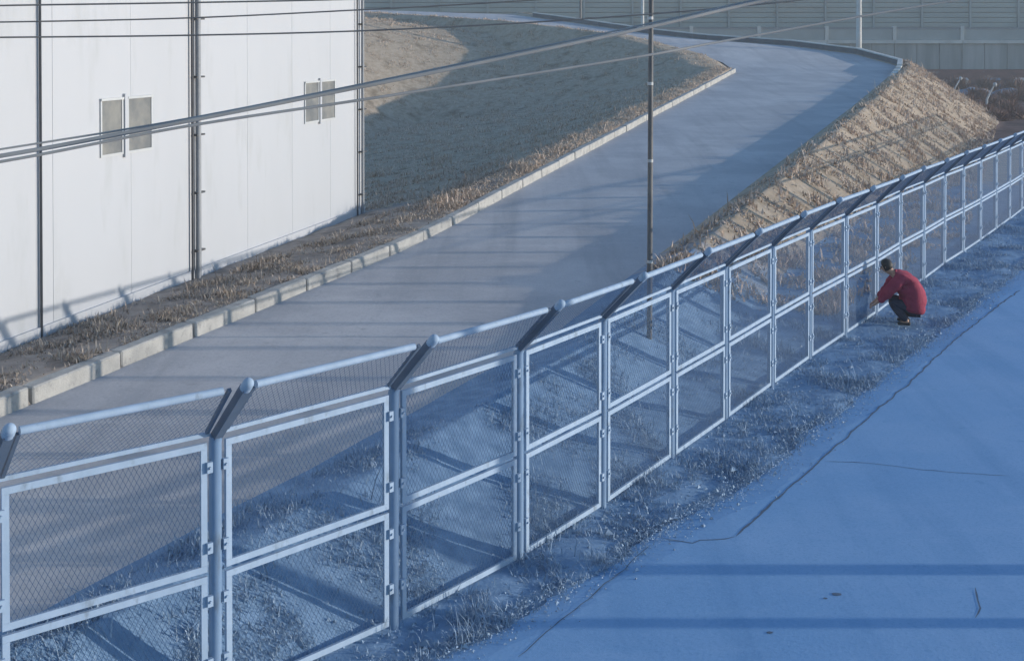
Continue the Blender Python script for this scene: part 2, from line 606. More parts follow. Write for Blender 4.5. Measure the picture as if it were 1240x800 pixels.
# ------------------------------------------------------------------ ramp road (left) and concrete road (right)
rv, rf = [], []
rDs = list(np.arange(-4, 79, 1.2)) + list(np.arange(79.8, 124.1, 1.1))
NR = 10
for D in rDs:
    a, za, b, zb = road_edges(D)
    for k in range(NR + 1):
        t = k / NR
        x = a * (1 - t) + b * t
        jig = 0.12 * noise.noise((D * 0.8, 4, 1)) if k == NR else 0
        rv.append((x + jig, D, za * (1 - t) + zb * t + 0.012 * noise.noise((x * 0.5, D * 0.4, 2))))
for i in range(len(rDs) - 1):
    for k in range(NR):
        q = i * (NR + 1) + k
        rf.append((q, q + 1, q + NR + 2, q + NR + 1))
me = bpy.data.meshes.new('ramp_road')
me.from_pydata(rv, [], rf)
me.materials.append(M['ramp'])
me.shade_smooth()
ramp_road = tag(link('ramp_road', me), kind='structure')

# the right road is cast in concrete slabs; its left edge is ragged against the verge
cv, cf = [], []
cDs = [-4, -2, 0, 3, 6] + list(np.arange(7, 34, 0.07)) + list(np.arange(34, 80, 3))
for D in cDs:
    ex = fence_x(D) + verge_w(D) + 0.20 * noise.noise((D * 0.9, 7, 0)) + 0.13 * noise.noise((D * 3.1, 9, 0)) + 0.10 * noise.noise((D * 8.3, 2, 0))
    for k, dx in enumerate((0, 0.5, 2, 6, 14, 60)):
        cv.append((ex + dx, D, 0.012 if k else -0.01))
for i in range(len(cDs) - 1):
    for k in range(5):
        q = i * 6 + k
        cf.append((q, q + 1, q + 7, q + 6))
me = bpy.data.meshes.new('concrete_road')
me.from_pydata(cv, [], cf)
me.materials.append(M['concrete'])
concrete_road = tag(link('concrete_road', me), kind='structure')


def on_road(x, y, z=0.016):
    D = FPX * (CAM_H - z) / (y - HORIZON)
    return Vector(((x - CX) / FPX * D, D, z))


def crack(pts, w, parent, jit=0.03, z=0.016):
    """ragged dirt-filled joint laid along picture points on the road surface"""
    P = [on_road(x, y, z) for x, y in pts]
    fine = []
    for a, b in zip(P, P[1:]):
        n = max(2, int((b - a).length / 0.12))
        for k in range(n):
            fine.append(a.lerp(b, k / n))
    fine.append(P[-1])
    v, f = [], []
    for i, p in enumerate(fine):
        t = (fine[min(i + 1, len(fine) - 1)] - fine[max(i - 1, 0)]).normalized()
        s = Vector((-t.y, t.x, 0))
        off = s * (jit * (noise.noise((i * 0.35, p.x, 2)) + 0.6 * noise.noise((i * 1.1, p.x, 5))))
        ww = w * (0.55 + 0.9 * abs(noise.noise((i * 0.5, p.y, 9)))) * (0.25 if i in (0, len(fine) - 1) else 1)
        v += [tuple(p + off + s * ww), tuple(p + off - s * ww)]
    for i in range(len(fine) - 1):
        f.append((2 * i, 2 * i + 1, 2 * i + 3, 2 * i + 2))
    me = bpy.data.meshes.new('crack')
    me.from_pydata(v, [], f)
    me.materials.append(M['crack'])
    return link('crack', me, parent)


crack([(893, 652), (930, 618), (985, 570), (1003, 553), (1050, 510), (1100, 468), (1150, 420), (1180, 395), (1236, 352)], 0.017, concrete_road, 0.035)
crack([(1000, 560), (1060, 563), (1120, 571), (1175, 575), (1225, 578)], 0.007, concrete_road, 0.03)
crack([(800, 655), (840, 660), (862, 656), (893, 652)], 0.011, concrete_road, 0.05)
crack([(627, 800), (680, 756), (735, 710), (788, 664)], 0.008, concrete_road, 0.025)
crack([(1185, 715), (1190, 740), (1186, 752)], 0.012, concrete_road, 0.02)


def stain(x, y, r, parent):
    c = on_road(x, y, 0.0165)
    v = [tuple(c)]
    for k in range(14):
        q = 2 * math.pi * k / 14
        rr = r * (0.6 + 0.7 * abs(noise.noise((q, x, y))))
        v.append((c.x + 1.5 * rr * math.cos(q), c.y + rr * math.sin(q), c.z))
    f = [(0, 1 + k, 1 + (k + 1) % 14) for k in range(14)]
    me = bpy.data.meshes.new('stain')
    me.from_pydata(v, [], f)
    me.materials.append(M['crack'])
    return link('stain', me, parent)


for x, y, r in ((1016, 723, 0.05), (1002, 728, 0.022), (934, 770, 0.03)):
    stain(x, y, r, concrete_road)

# ------------------------------------------------------------------ kerb of separate long blocks
kerb = thing('kerb', (kerb_x(20), 20, 0.65), kind='structure')
KT = Vector((0.34, 1, 0)).normalized()
bm = bmesh.new()
bmesh.ops.create_cube(bm, size=1.0)
for v in bm.verts:
    v.co = (v.co.x * 0.24, v.co.y * 1.90, v.co.z * 0.62)
bmesh.ops.bevel(bm, geom=[e for e in bm.edges], offset=0.022, segments=1, affect='EDGES')
kme = bpy.data.meshes.new('kerb_block')
bm.to_mesh(kme)
bm.free()
kme.materials.append(M['kerb'])
ang = -math.atan2(0.34, 1)
D = 9.0
while D < 79.3:
    Dm = D + 0.93
    slope = (ramp_z(Dm + 0.5) - ramp_z(Dm - 0.5)) / 1.056
    o = link('kerb_block', kme)
    o.location = (kerb_x(Dm) - 0.12 + random.uniform(-0.012, 0.012), Dm, ramp_z(Dm) - 0.06 + random.uniform(-0.012, 0.012))
    o.rotation_euler = (math.atan(slope) + random.uniform(-0.006, 0.006), random.uniform(-0.02, 0.02), ang + random.uniform(-0.006, 0.006))
    attach(o, kerb)
    D += 1.86

# ------------------------------------------------------------------ white building
T = Vector((WALL_B[0] - WALL_A[0], WALL_B[1] - WALL_A[1], 0)).normalized()
N = Vector((T.y, -T.x, 0))                     # outward: to the right and towards the camera
CORNER = Vector((WALL_B[0], WALL_B[1], 0))
BH = 10.5
bld = thing('white_building', CORNER, 'tall white clad building with frosted window pairs and downpipes beside the ramp', 'building')


def wp(s, out, z):
    """point on the wall: s metres from the far corner towards the camera"""
    q = CORNER - T * s + N * out
    return Vector((q.x, q.y, z))


def wall_box(s0, s1, o0, o1, z0, z1, mb=None):
    mb = mb or MB()
    return mb.quadbox([wp(s1, o0, z0), wp(s1, o1, z0), wp(s0, o1, z0), wp(s0, o0, z0),
                       wp(s1, o0, z1), wp(s1, o1, z1), wp(s0, o1, z1), wp(s0, o0, z1)])


LEN = 30.0
wall_box(0.0, LEN, -16, -0.06, -1.0, BH - 0.05).build('wall', M['wall'], bld)
s = 0.0
while s < LEN - 0.1:
    e = min(s + 2.42, LEN)
    wall_box(s + 0.004, e - 0.004, -0.058, random.uniform(-0.003, 0.003), 0.45, BH).build('wall_panel', M['wall'], bld)
    s = e
wall_box(-0.15, LEN + 0.15, -16.2, 0.12, BH + 0.003, BH + 0.25).build('roof', M['roof'], bld)
wall_box(0.0, LEN, -0.05, 0.05, -0.5, 0.82).build('plinth', M['wall'], bld)


def s_at(x):
    """distance along the wall of the picture column x"""
    k = (x - CX) / FPX
    m = T.x / T.y
    D = (CORNER.x - m * CORNER.y) / (k - m)
    return (CORNER.y - D) / T.y


def window(xa, xm, xb):
    sa, sm, sb = s_at(xa), s_at(xm), s_at(xb)
    z0, z1 = 3.50, 4.58
    for a, b in ((sa, sm + 0.07), (sm - 0.07, sb)):
        mb = MB()
        wall_box(a, b, 0.004, 0.03, z0, z0 + 0.045, mb)
        wall_box(a, b, 0.004, 0.05, z1 - 0.045, z1, mb)
        wall_box(a, a - 0.045, 0.004, 0.03, z0 + 0.046, z1 - 0.046, mb)
        wall_box(b + 0.045, b, 0.004, 0.03, z0 + 0.046, z1 - 0.046, mb)
        w = mb.build('window', M['wframe'], bld)
        wall_box(a - 0.046, b + 0.046, 0.004, 0.014, z0 + 0.047, z1 - 0.047).build('pane', M['pane'], w)
    wall_box(sm + 0.05, sm - 0.05, 0.004, 0.055, z0 - 0.06, z1 + 0.06).build('window_mullion', M['wall'], bld)


window(120, 150, 183)
window(368, 386.5, 405)


def downpipe(x, r, m, out, name, brackets=True, z1=BH):
    s_ = s_at(x)
    o = MB().tube([wp(s_, out, 0.5), wp(s_, out, z1)], r, 10).build(name, m, bld, True)
    if brackets:
        z = 1.2
        while z < z1:
            mb = MB()
            wall_box(s_ + 0.10, s_ - 0.24, 0.004, out + 0.03, z, z + 0.035, mb)
            mb.build('bracket', M['pipe_d'], o)
            z += 1.22
    return o


downpipe(45.5, 0.022, M['pipe_d'], 0.05, 'conduit', False)
downpipe(229, 0.028, M['pipe_d'], 0.07, 'conduit', False)
downpipe(234.5, 0.062, M['pipe_g'], 0.10, 'downpipe')
downpipe(430, 0.024, M['pipe_d'], 0.07, 'conduit', False)
downpipe(435.5, 0.045, M['pipe_g'], 0.09, 'downpipe')

# ------------------------------------------------------------------ fence with inclined top
Z_MID, Z_TOP = 1.17, 2.30
AH, AV = 0.48, 0.50                             # overhang of the bent arms: outwards, upwards
fence = thing('mesh_fence', (POSTS[2][0], POSTS[2][1], 0), 'long pale blue wire mesh fence with bent top arms along the verge', 'fence')


def infill_mesh(W, H, w, h, r):
    """two crossing families of straight wires clipped to a W x H rectangle"""
    mb = MB()
    for sgn in (1, -1):
        n = int((W + H * w / h) / w) + 2
        for k in range(-1, n):
            c = k * w + (0 if sgn > 0 else 0) - (H * w / h if sgn > 0 else 0)
            # x = c + sgn*t*w/h for z = t  (sgn<0 starts at c)
            if sgn > 0:
                t0, t1 = max(0, -c * h / w), min(H, (W - c) * h / w)
                g = lambda t: c + t * w / h
            else:
                t0, t1 = max(0, (c - W) * h / w), min(H, c * h / w)
                g = lambda t: c - t * w / h
            if t1 - t0 < 0.01:
                continue
            y = 0.002 * sgn
            a, b = Vector((g(t0), y, t0)), Vector((g(t1), y, t1))
            d = (b - a).normalized()
            s = Vector((-d.z, 0, d.x)) * r
            nrm = Vector((0, r, 0))
            base = len(mb.v)
            for p in (a, b):
                mb.v += [tuple(p + s), tuple(p - s * 0.5 + nrm), tuple(p - s * 0.5 - nrm)]
            for q in range(3):
                q2 = (q + 1) % 3
                mb.f.append((base + q, base + q2, base + 3 + q2, base + 3 + q))
    return mb.mesh('mesh_infill', M['wire'])


UW = 1.72
INF_UP = infill_mesh(UW, 1.0, 0.05, 0.085, 0.0020)
INF_LO = infill_mesh(UW, 0.98, 0.05, 0.085, 0.0020)
INF_TOP = infill_mesh(UW, 0.66, 0.05, 0.085, 0.0015)
UPZ = Vector((0, 0, 1))


def post_z(x, d):
    return 0.02


PV = [Vector((x, d, 0)) for x, d in POSTS]
for i, P in enumerate(PV):
    A = PV[max(i - 1, 0)]
    B = PV[min(i + 1, len(PV) - 1)]
    t = (B - A).normalized()
    n = Vector((t.y, -t.x, 0))                  # towards the concrete road
    lean = (random.uniform(-0.012, 0.012), random.uniform(-0.012, 0.012))
    top = Vector((P.x + lean[0], P.y + lean[1], Z_TOP))
    tip = top + n * (AH + 0.05) + UPZ * (AV + 0.05)
    r = 0.055
    post = MB().tube([P - UPZ * 0.3, top - UPZ * 0.03, top + n * 0.02 + UPZ * 0.03], r, 14).build('post', M['fence_d'], fence, True)
    MB().bar(top + n * 0.0, tip, t, 0.075, 0.075).build('arm', M['arm'], post)
    mb = MB().tube([tip - (tip - top).normalized() * 0.02, tip + (tip - top).normalized() * 0.05], 0.048, 14)
    mb.ball(tip + (tip - top).normalized() * 0.05, 0.047, 14, 8)
    mb.build('end_cap', M['fence'], post, True)
    for z in (0.42, 0.95, 1.40, 2.08):
        for sg in (-1, 1):
            if (i == 0 and sg < 0) or (i == len(PV) - 1 and sg > 0):
                continue
            c = P + t * sg * 0.075 + n * 0.05 + UPZ * z
            mb = MB().bar(c - UPZ * 0.045, c + UPZ * 0.045, t, 0.05, 0.035)
            mb.tube([c + n * 0.018, c + n * 0.034], 0.012, 6)
            mb.build('clamp', M['fence'], post)


def rail_frame(a, t, n, L, up, z0, z1, w, dp, mid=False):
    """rectangular frame of angle bars from a along t; up is the panel's own upright"""
    mb = MB()
    p = lambda s_, h: a + t * s_ + up * h
    mb.bar(p(0, z0 + w / 2), p(L, z0 + w / 2), up, w, dp)
    mb.bar(p(0, z1 - w / 2), p(L, z1 - w / 2), up, w, dp)
    mb.bar(p(w / 2, z0 + w + 0.001), p(w / 2, z1 - w - 0.001), t, w, dp)
    mb.bar(p(L - w / 2, z0 + w + 0.001), p(L - w / 2, z1 - w - 0.001), t, w, dp)
    return mb


def place_infill(me, a, t, up, L, W0, parent):
    o = link('mesh_infill', me)
    y = up.cross(t).normalized()
    m = Matrix((t * (L / W0), y, up)).transposed().to_4x4()
    m.translation = a
    o.matrix_world = m
    o.matrix_basis = m
    attach(o, parent)
    return o


for i in range(len(PV) - 1):
    A, B = PV[i], PV[i + 1]
    t = (B - A).normalized()
    n = Vector((t.y, -t.x, 0))
    L = (B - A).length
    g = 0.085
    a = A + t * g + n * 0.03
    Lp = L - 2 * g
    dz = random.uniform(-0.012, 0.012)
    for (z0, z1, inf, nm) in ((0.06, Z_MID - 0.018, INF_LO, 'lower_panel'), (Z_MID + 0.018, Z_TOP - 0.02, INF_UP, 'upper_panel')):
        fr = rail_frame(a + UPZ * dz, t, n, Lp, UPZ, z0, z1, 0.055, 0.03).build(nm, M['fence'], fence)
        ih = 0.98 if inf is INF_LO else 1.0
        place_infill(inf, a + UPZ * (dz + z0 + 0.05) + t * 0.04, t, UPZ, Lp - 0.08, UW, fr)
    # inclined top panel
    upv = (n * AH + UPZ * AV)
    hl = upv.length
    up = upv.normalized()
    a2 = A + t * 0.06 + UPZ * (Z_TOP + 0.055) + n * 0.03
    L2 = L - 0.12
    mb = MB()
    mb.bar(a2, a2 + t * L2, UPZ, 0.035, 0.03)
    tp = MB().tube([a2 + up * (hl - 0.02) + t * 0.03, a2 + up * (hl - 0.02) + t * (L2 - 0.09)], 0.033, 12)
    fr = mb.build('top_panel', M['fence'], fence)
    tp.build('top_rail', M['fence'], fr, True)
    MB().bar(a2 + t * 0.03 + up * 0.03, a2 + t * 0.03 + up * (hl - 0.06), t, 0.03, 0.03).build('side_bar', M['arm'], fr)
    MB().bar(a2 + t * (L2 - 0.03) + up * 0.03, a2 + t * (L2 - 0.03) + up * (hl - 0.02), t, 0.03, 0.03).build('side_bar', M['arm'], fr)
    place_infill(INF_TOP, a2 + up * 0.03 + t * 0.04, t, up, L2 - 0.08, UW, fr)

# ------------------------------------------------------------------ poles
pz = ground_z(2.32, 20.15)
pole = thing('slim_pole', (2.32, 20.15, pz), 'slim dark steel pole with bands standing behind the fence', 'pole')
MB().tube([(2.32, 20.15, pz - 0.3), (2.335, 20.15, 5.0), (2.35, 20.15, 9.5)], [0.047, 0.042, 0.036], 12).build('shaft', M['pole'], pole, True)
for z in (1.9, 3.6, 4.9, 6.0, 7.4):
    MB().tube([(2.328, 20.15, z), (2.328, 20.15, z + 0.05)], 0.05, 12).build('band', M['cpole'], pole, True)

for lab, x, r, d, z1, key in (
        ('thick pale mast beyond the outer edge of the bend', 1040, 0.23, 93.5, 16, 'cpole'),
        ('pale post on the upper road behind the slim pole', 778, 0.16, 113, 16, 'cpole'),
        ('thin dark post at the left of the upper road', 703, 0.12, 119, 16, 'pole')):
    X = (x - CX) / FPX * d
    zb = 3.5 if d < 100 else 5.5
    p = thing('lamp_post', (X, d, zb), lab, 'post')
    MB().tube([(X, d, zb - 0.8), (X, d, z1)], [r, r * 0.7], 12).build('shaft', M[key], p, True)
    MB().tube([(X, d, zb - 0.8), (X, d, zb + 0.9)], r * 1.3, 12).build('base_sleeve', M[key], p, True)

UP = {}
for k, (x, d, r, h, lab) in enumerate(((12.0, 11.55, 0.11, 8.6, 'slimmer concrete utility pole beside the road, nearer the camera'),
                                       (12.6, 12.72, 0.14, 9.2, 'thicker concrete utility pole beside the road, with the cables'))):
    u = thing('utility_pole', (x, d, 0), lab, 'utility pole', 'utility poles right of the road')
    MB().tube([(x, d, -0.4), (x, d, h)], [r, r * 0.75], 14).build('shaft', M['upole'], u, True)
    MB().bar((x - 0.7, d, h - 0.5), (x + 0.7, d, h - 0.5), UPZ, 0.09, 0.09).build('crossarm', M['pole'], u)
    for sx in (-0.6, 0.6):
        MB().tube([(x + sx, d, h - 0.45), (x + sx, d, h - 0.25)], 0.05, 8).build('insulator', M['cpole'], u, True)


def cable(name, pts, r, m, lab, grp=None):
    """pts: 3-D control points, resampled as a smooth hanging line"""
    P = [Vector(p) for p in pts]
    sl = [0.0]
    for k in range(len(P) - 1):
        sl.append(sl[-1] + (P[k + 1] - P[k]).length)
    tg = []
    for k in range(len(P)):
        a_, b_ = max(k - 1, 0), min(k + 1, len(P) - 1)
        tg.append((P[b_] - P[a_]) / (sl[b_] - sl[a_]))
    out = []
    for k in range(len(P) - 1):
        L_k = sl[k + 1] - sl[k]
        for s_ in range(10):
            q = s_ / 10
            out.append(P[k] * (2 * q ** 3 - 3 * q ** 2 + 1) + tg[k] * L_k * (q ** 3 - 2 * q ** 2 + q)
                       + P[k + 1] * (-2 * q ** 3 + 3 * q ** 2) + tg[k + 1] * L_k * (q ** 3 - q ** 2))
    out.append(P[-1])
    o = MB().tube(out, r, 8).build(name, m, None, True)
    return tag(o, lab, 'cable', grp)


def U(x, y, d):
    return unproject(x, y, d)


top1 = (12.6, 12.72, 8.0)
cable('overhead_cable', [U(-500, 268, 8.2), U(0, 189, 9.0), U(220, 148, 9.4), U(438, 105, 9.8), U(620, 68, 10.2), U(790, 32, 10.6), U(935, -1, 11), top1], 0.0165, M['cable_l'], 'thickest grey cable crossing from the left edge over the windows to the top', 'sagging cables')
cable('overhead_cable', [U(-500, 260, 8.3), U(0, 181, 9.1), U(220, 145, 9.5), U(438, 102, 9.9), U(620, 64, 10.3), U(790, 28, 10.7), U(930, -3, 11.1), top1], 0.008, M['cable_l'], 'thin cable running just above the thickest grey cable', 'sagging cables')
cable('overhead_cable', [U(-500, 273, 8.1), U(0, 196, 8.9), U(220, 154, 9.3), U(438, 121, 9.7), U(620, 93, 10.1), U(790, 66, 10.5), U(870, 51, 10.8), U(1160, 0, 11.4), (12.6, 12.72, 7.3)], 0.0115, M['cable_l'], 'lower grey cable that parts from the thick cable and runs across the bend', 'sagging cables')
cable('overhead_cable', [U(-400, 14, 14), U(0, 7, 15), U(228, 3.5, 15.5), U(440, -1, 16), U(800, -12, 17)], 0.011, M['cable'], 'topmost black wire above the building wall', 'black wires at the top')
cable('overhead_cable', [U(-400, 32, 14), U(0, 27, 15), U(228, 22, 15.5), U(440, 12, 16), U(620, 2, 16.5), U(1000, -26, 18)], 0.010, M['cable'], 'middle of the three black wires across the white wall', 'black wires at the top')
cable('overhead_cable', [U(-400, 49, 14), U(0, 45.5, 15), U(228, 43, 15.5), U(440, 37.5, 16), U(648, 27, 16.5), U(840, 13, 17), U(1000, -3, 17.5), U(1300, -38, 19)], 0.011, M['cable'], 'lowest of the three black wires across the white wall', 'black wires at the top')

# ------------------------------------------------------------------ far edge of the bend and background
lw = tag(thing('low_wall', (27.9, 86, 3.7)), 'dark low wall edging the outer side of the bend', 'wall')
wd = list(np.arange(71, 123.5, 1.5))
q = []
for D in wd:
    a, za, b, zb = road_edges(D)
    q.append(Vector((b, D, zb)))
for k in range(len(q) - 1):
    a, b = q[k], q[k + 1]
    t = (b - a); t.z = 0; t.normalize()
    s_ = Vector((t.y, -t.x, 0))
    h = 0.42 * min(1, max(0, (wd[k] - 71) / 9)) - 0.1 * (wd[k] < 73)
    e = (b - a) * 0.004
    a, b = a + e, b - e
    MB().quadbox([a - s_ * 0.12 - UPZ * .3, a + s_ * 0.12 - UPZ * .3, b + s_ * 0.12 - UPZ * .3, b - s_ * 0.12 - UPZ * .3,
                  a - s_ * 0.12 + UPZ * h, a + s_ * 0.12 + UPZ * h, b + s_ * 0.12 + UPZ * h, b - s_ * 0.12 + UPZ * h]).build('wall_block', M['lowwall'], lw)
    MB().quadbox([a - s_ * 0.17 + UPZ * (h + .003), a + s_ * 0.17 + UPZ * (h + .003), b + s_ * 0.17 + UPZ * (h + .003), b - s_ * 0.17 + UPZ * (h + .003),
                  a - s_ * 0.17 + UPZ * (h + .09), a + s_ * 0.17 + UPZ * (h + .09), b + s_ * 0.17 + UPZ * (h + .09), b - s_ * 0.17 + UPZ * (h + .09)]).build('coping', M['beam'], lw)

BD = 140.0
bw = thing('retaining_wall', (30, BD, 0), 'blue grey streaked retaining wall with posts and parapet panels behind the bend', 'wall')
SP = 82 * BD / FPX
x = (1001 - CX) / FPX * BD - 12 * SP
xs = []
while x < 110:
    xs.append(x)
    x += SP
for k in range(len(xs) - 1):
    x0, x1 = xs[k], xs[k + 1]
    for q_ in range(3):
        a = x0 + (x1 - x0) * q_ / 3
        b = x0 + (x1 - x0) * (q_ + 1) / 3
        MB().box(a + 0.03, b - 0.03, BD, BD + 0.5 + random.uniform(-.03, .03), 2.1, 5.1).build('wall_slab', M['streak'], bw)
    MB().box(x0 + 0.02, x1 - 0.02, BD - 0.25, BD + 0.5, 5.12, 5.5).build('ledge_beam', M['beam'], bw)
    MB().box(x0 + 0.22, x1 - 0.22, BD + 0.05, BD + 0.2, 5.55, 6.75).build('parapet_panel', M['teal_b'], bw)
    MB().box(x0 + 0.2, x1 - 0.2, BD + 0.0, BD + 0.25, 6.76, 6.98).build('parapet_rail', M['pipe_g'], bw)
    MB().box(x0 - 0.2, x0 + 0.2, BD - 0.12, BD + 0.3, 5.51, 7.15).build('parapet_post', M['beam'], bw)
MB().box(xs[0], xs[-1], BD + 0.55, BD + 3, -2, 5.0).build('backing', M['streak'], bw)
MB().box(xs[0], xs[-1], BD - 0.3, BD + 0.53, -2, 2.08).build('base_course', M['brickish'], bw)

nb = thing('noise_barrier', (30, BD + 9, 0), 'tall teal barrier of horizontal boards filling the top of the background', 'barrier')
bz = 4.0
x = -75.0
while x < 115:
    z = bz
    while z < 17:
        h = 0.62
        MB().box(x + 0.05, x + 5.85, BD + 9 + random.uniform(0, .08), BD + 9.3, z, z + h - 0.07).build('board', M['teal'], nb)
        z += h
    x += 6.0
    MB().box(x - 0.14, x + 0.10, BD + 8.8, BD + 9.05, bz, 17.2).build('upright', M['teal_b'], nb)
MB().box(-75, 115, BD + 9.35, BD + 9.6, 0, 16.9).build('backing', M['pipe_g'], nb)


# dead brush and dumped sheets on the low ground beyond the embankment
def brush(x, d, r, h, lab):
    mb = MB()
    rnd = random.Random(int(x * 100 + d))
    for k in range(340):
        a = rnd.uniform(0, 2 * math.pi)
        e = rnd.uniform(0.15, 1.4)
        rr = rnd.uniform(0.2, 1) ** 0.5
        p0 = Vector((x + rnd.uniform(-.5, .5) * r, d + rnd.uniform(-.5, .5) * r, -0.1))
        p1 = Vector((x + math.cos(a) * r * rr * math.cos(e) * 1.1, d + math.sin(a) * r * rr * math.cos(e), h * rr * math.sin(e)))
        s_ = Vector((rnd.uniform(-1, 1), rnd.uniform(-1, 1), rnd.uniform(-.4, .4))).normalized() * rnd.uniform(0.02, 0.075)
        n_ = len(mb.v)
        mid = p0.lerp(p1, 0.6)
        mb.v += [tuple(p0 - s_ * .3), tuple(p0 + s_ * .3), tuple(mid + s_), tuple(p1), tuple(mid - s_)]
        mb.f += [(n_, n_ + 1, n_ + 2, n_ + 4), (n_ + 4, n_ + 2, n_ + 3)]
    st = MB()
    for k in range(6):
        a = rnd.uniform(0, 6.28)
        st.tube([(x, d, -0.1), (x + math.cos(a) * r * .5, d + math.sin(a) * r * .5, h * .7)], [0.05, 0.02], 5)
    t_ = thing('dead_bush', (x, d, 0), lab, 'bush', 'dead bushes below the retaining wall')
    mb.build('twigs', M['shrub'], t_)
    st.build('stem', M['shrub'], t_)


BR = [(1112, 100, 108, 1.6, 1.7), (1135, 110, 104, 1.8, 1.5), (1152, 122, 100, 1.6, 1.3), (1176, 133, 94, 1.6, 1.2), (1208, 150, 82, 1.5, 1.1), (1232, 148, 84, 1.6, 1.2),
      (1125, 95, 128, 2.0, 2.0), (1160, 95, 130, 2.2, 2.1), (1195, 95, 132, 2.2, 2.0), (1230, 96, 130, 2.2, 2.0), (1218, 122, 104, 1.7, 1.6), (1185, 112, 112, 1.8, 1.5), (1170, 118, 101, 1.5, 1.5), (1200, 128, 99, 1.6, 1.4), (1236, 118, 108, 1.8, 1.7), (1222, 138, 90, 1.4, 1.3), (1195, 140, 89, 1.2, 1.0)]
ORD = ['first', 'second', 'third', 'fourth', 'fifth', 'sixth', 'seventh', 'eighth', 'ninth', 'tenth']
for far, row in (('row along the retaining wall', [b_ for b_ in BR if b_[2] > 120]), ('middle row before the retaining wall', [b_ for b_ in BR if 95 < b_[2] < 120]), ('nearest row by the embankment', [b_ for b_ in BR if b_[2] < 95])):
    for k, (x, y, d, r, h) in enumerate(sorted(row)):
        brush((x - CX) / FPX * d, d, r, h, 'brown dead bush, %s from the left in the %s' % (ORD[k], far))

mbr = MB()
for k in range(7):
    xx = 46 + k * 3.4 + random.uniform(-.4, .4)
    o = MB().bar((xx, 134, 0.3), (xx + 1.5, 134, 0.3 + random.uniform(-.1, .1)), UPZ, 1.5, 0.5)
    o.quadbox([(xx, 133.6, 1.06), (xx + 1.5, 133.6, 1.06), (xx + 1.4, 134.4, 1.06), (xx + .1, 134.4, 1.06), (xx + .1, 133.8, 1.3), (xx + 1.4, 133.8, 1.3), (xx + 1.3, 134.2, 1.3), (xx + .2, 134.2, 1.3)])
    tag(o.build('block', M['junk_w'] if k % 2 else M['junk_b'], None),
        '%s concrete block, %s from the left in the row below the retaining wall' % ('pale' if k % 2 else 'bluish', ORD[k]),
        'block', 'blocks in a row')


def sheet_pile(px, py, d, w, lab, m):
    p = unproject(px, py, d)
    v, f = [], []
    nn = 8
    for i in range(nn + 1):
        for j in range(nn + 1):
            u_, w_ = i / nn - .5, j / nn - .5
            h = max(0, 0.9 * (1 - (2 * u_) ** 2) * (1 - (2 * w_) ** 2)) + 0.25 * noise.noise((u_ * 6 + px, w_ * 6, py))
            v.append((p.x + u_ * w, d + w_ * w * 0.7, max(-0.05, h * (1 if abs(u_) < .5 and abs(w_) < .5 else 0))))
    for i in range(nn):
        for j in range(nn):
            q_ = i * (nn + 1) + j
            f.append((q_, q_ + nn + 1, q_ + nn + 2, q_ + 1))
    me_ = bpy.data.meshes.new('tarpaulin')
    me_.from_pydata(v, [], f)
    me_.materials.append(m)
    o = link('tarpaulin', me_)
    md = o.modifiers.new('thick', 'SOLIDIFY')
    md.thickness = 0.03
    tag(o, lab, 'tarpaulin', 'covered heaps')


sheet_pile(1180, 105, 118, 5.0, 'left of the two faded blue tarpaulin heaps below the retaining wall', M['junk_b'])
sheet_pile(1222, 108, 116, 4.0, 'right of the two faded blue tarpaulin heaps below the retaining wall', M['junk_b'])
for (px, d, h, lab) in ((1155, 107, 1.5, 'left pale crooked stake at the embankment foot'), (1195, 90, 1.6, 'right pale crooked stake at the embankment foot')):
    X = (px - CX) / FPX * d
    t_ = thing('stake', (X, d, 0), lab, 'stake', 'pale stakes')
    MB().tube([(X, d, -.2), (X + .03, d, h * .7), (X + 0.25, d, h), (X + 0.6, d + .1, h + 0.55)], [0.1, 0.09, 0.07, 0.05], 7).build('stem', M['junk_w'], t_, True)
    MB().ball((X + 0.66, d + .1, h + 0.62), 0.17, 8, 6).build('knob', M['junk_w'], t_, True)


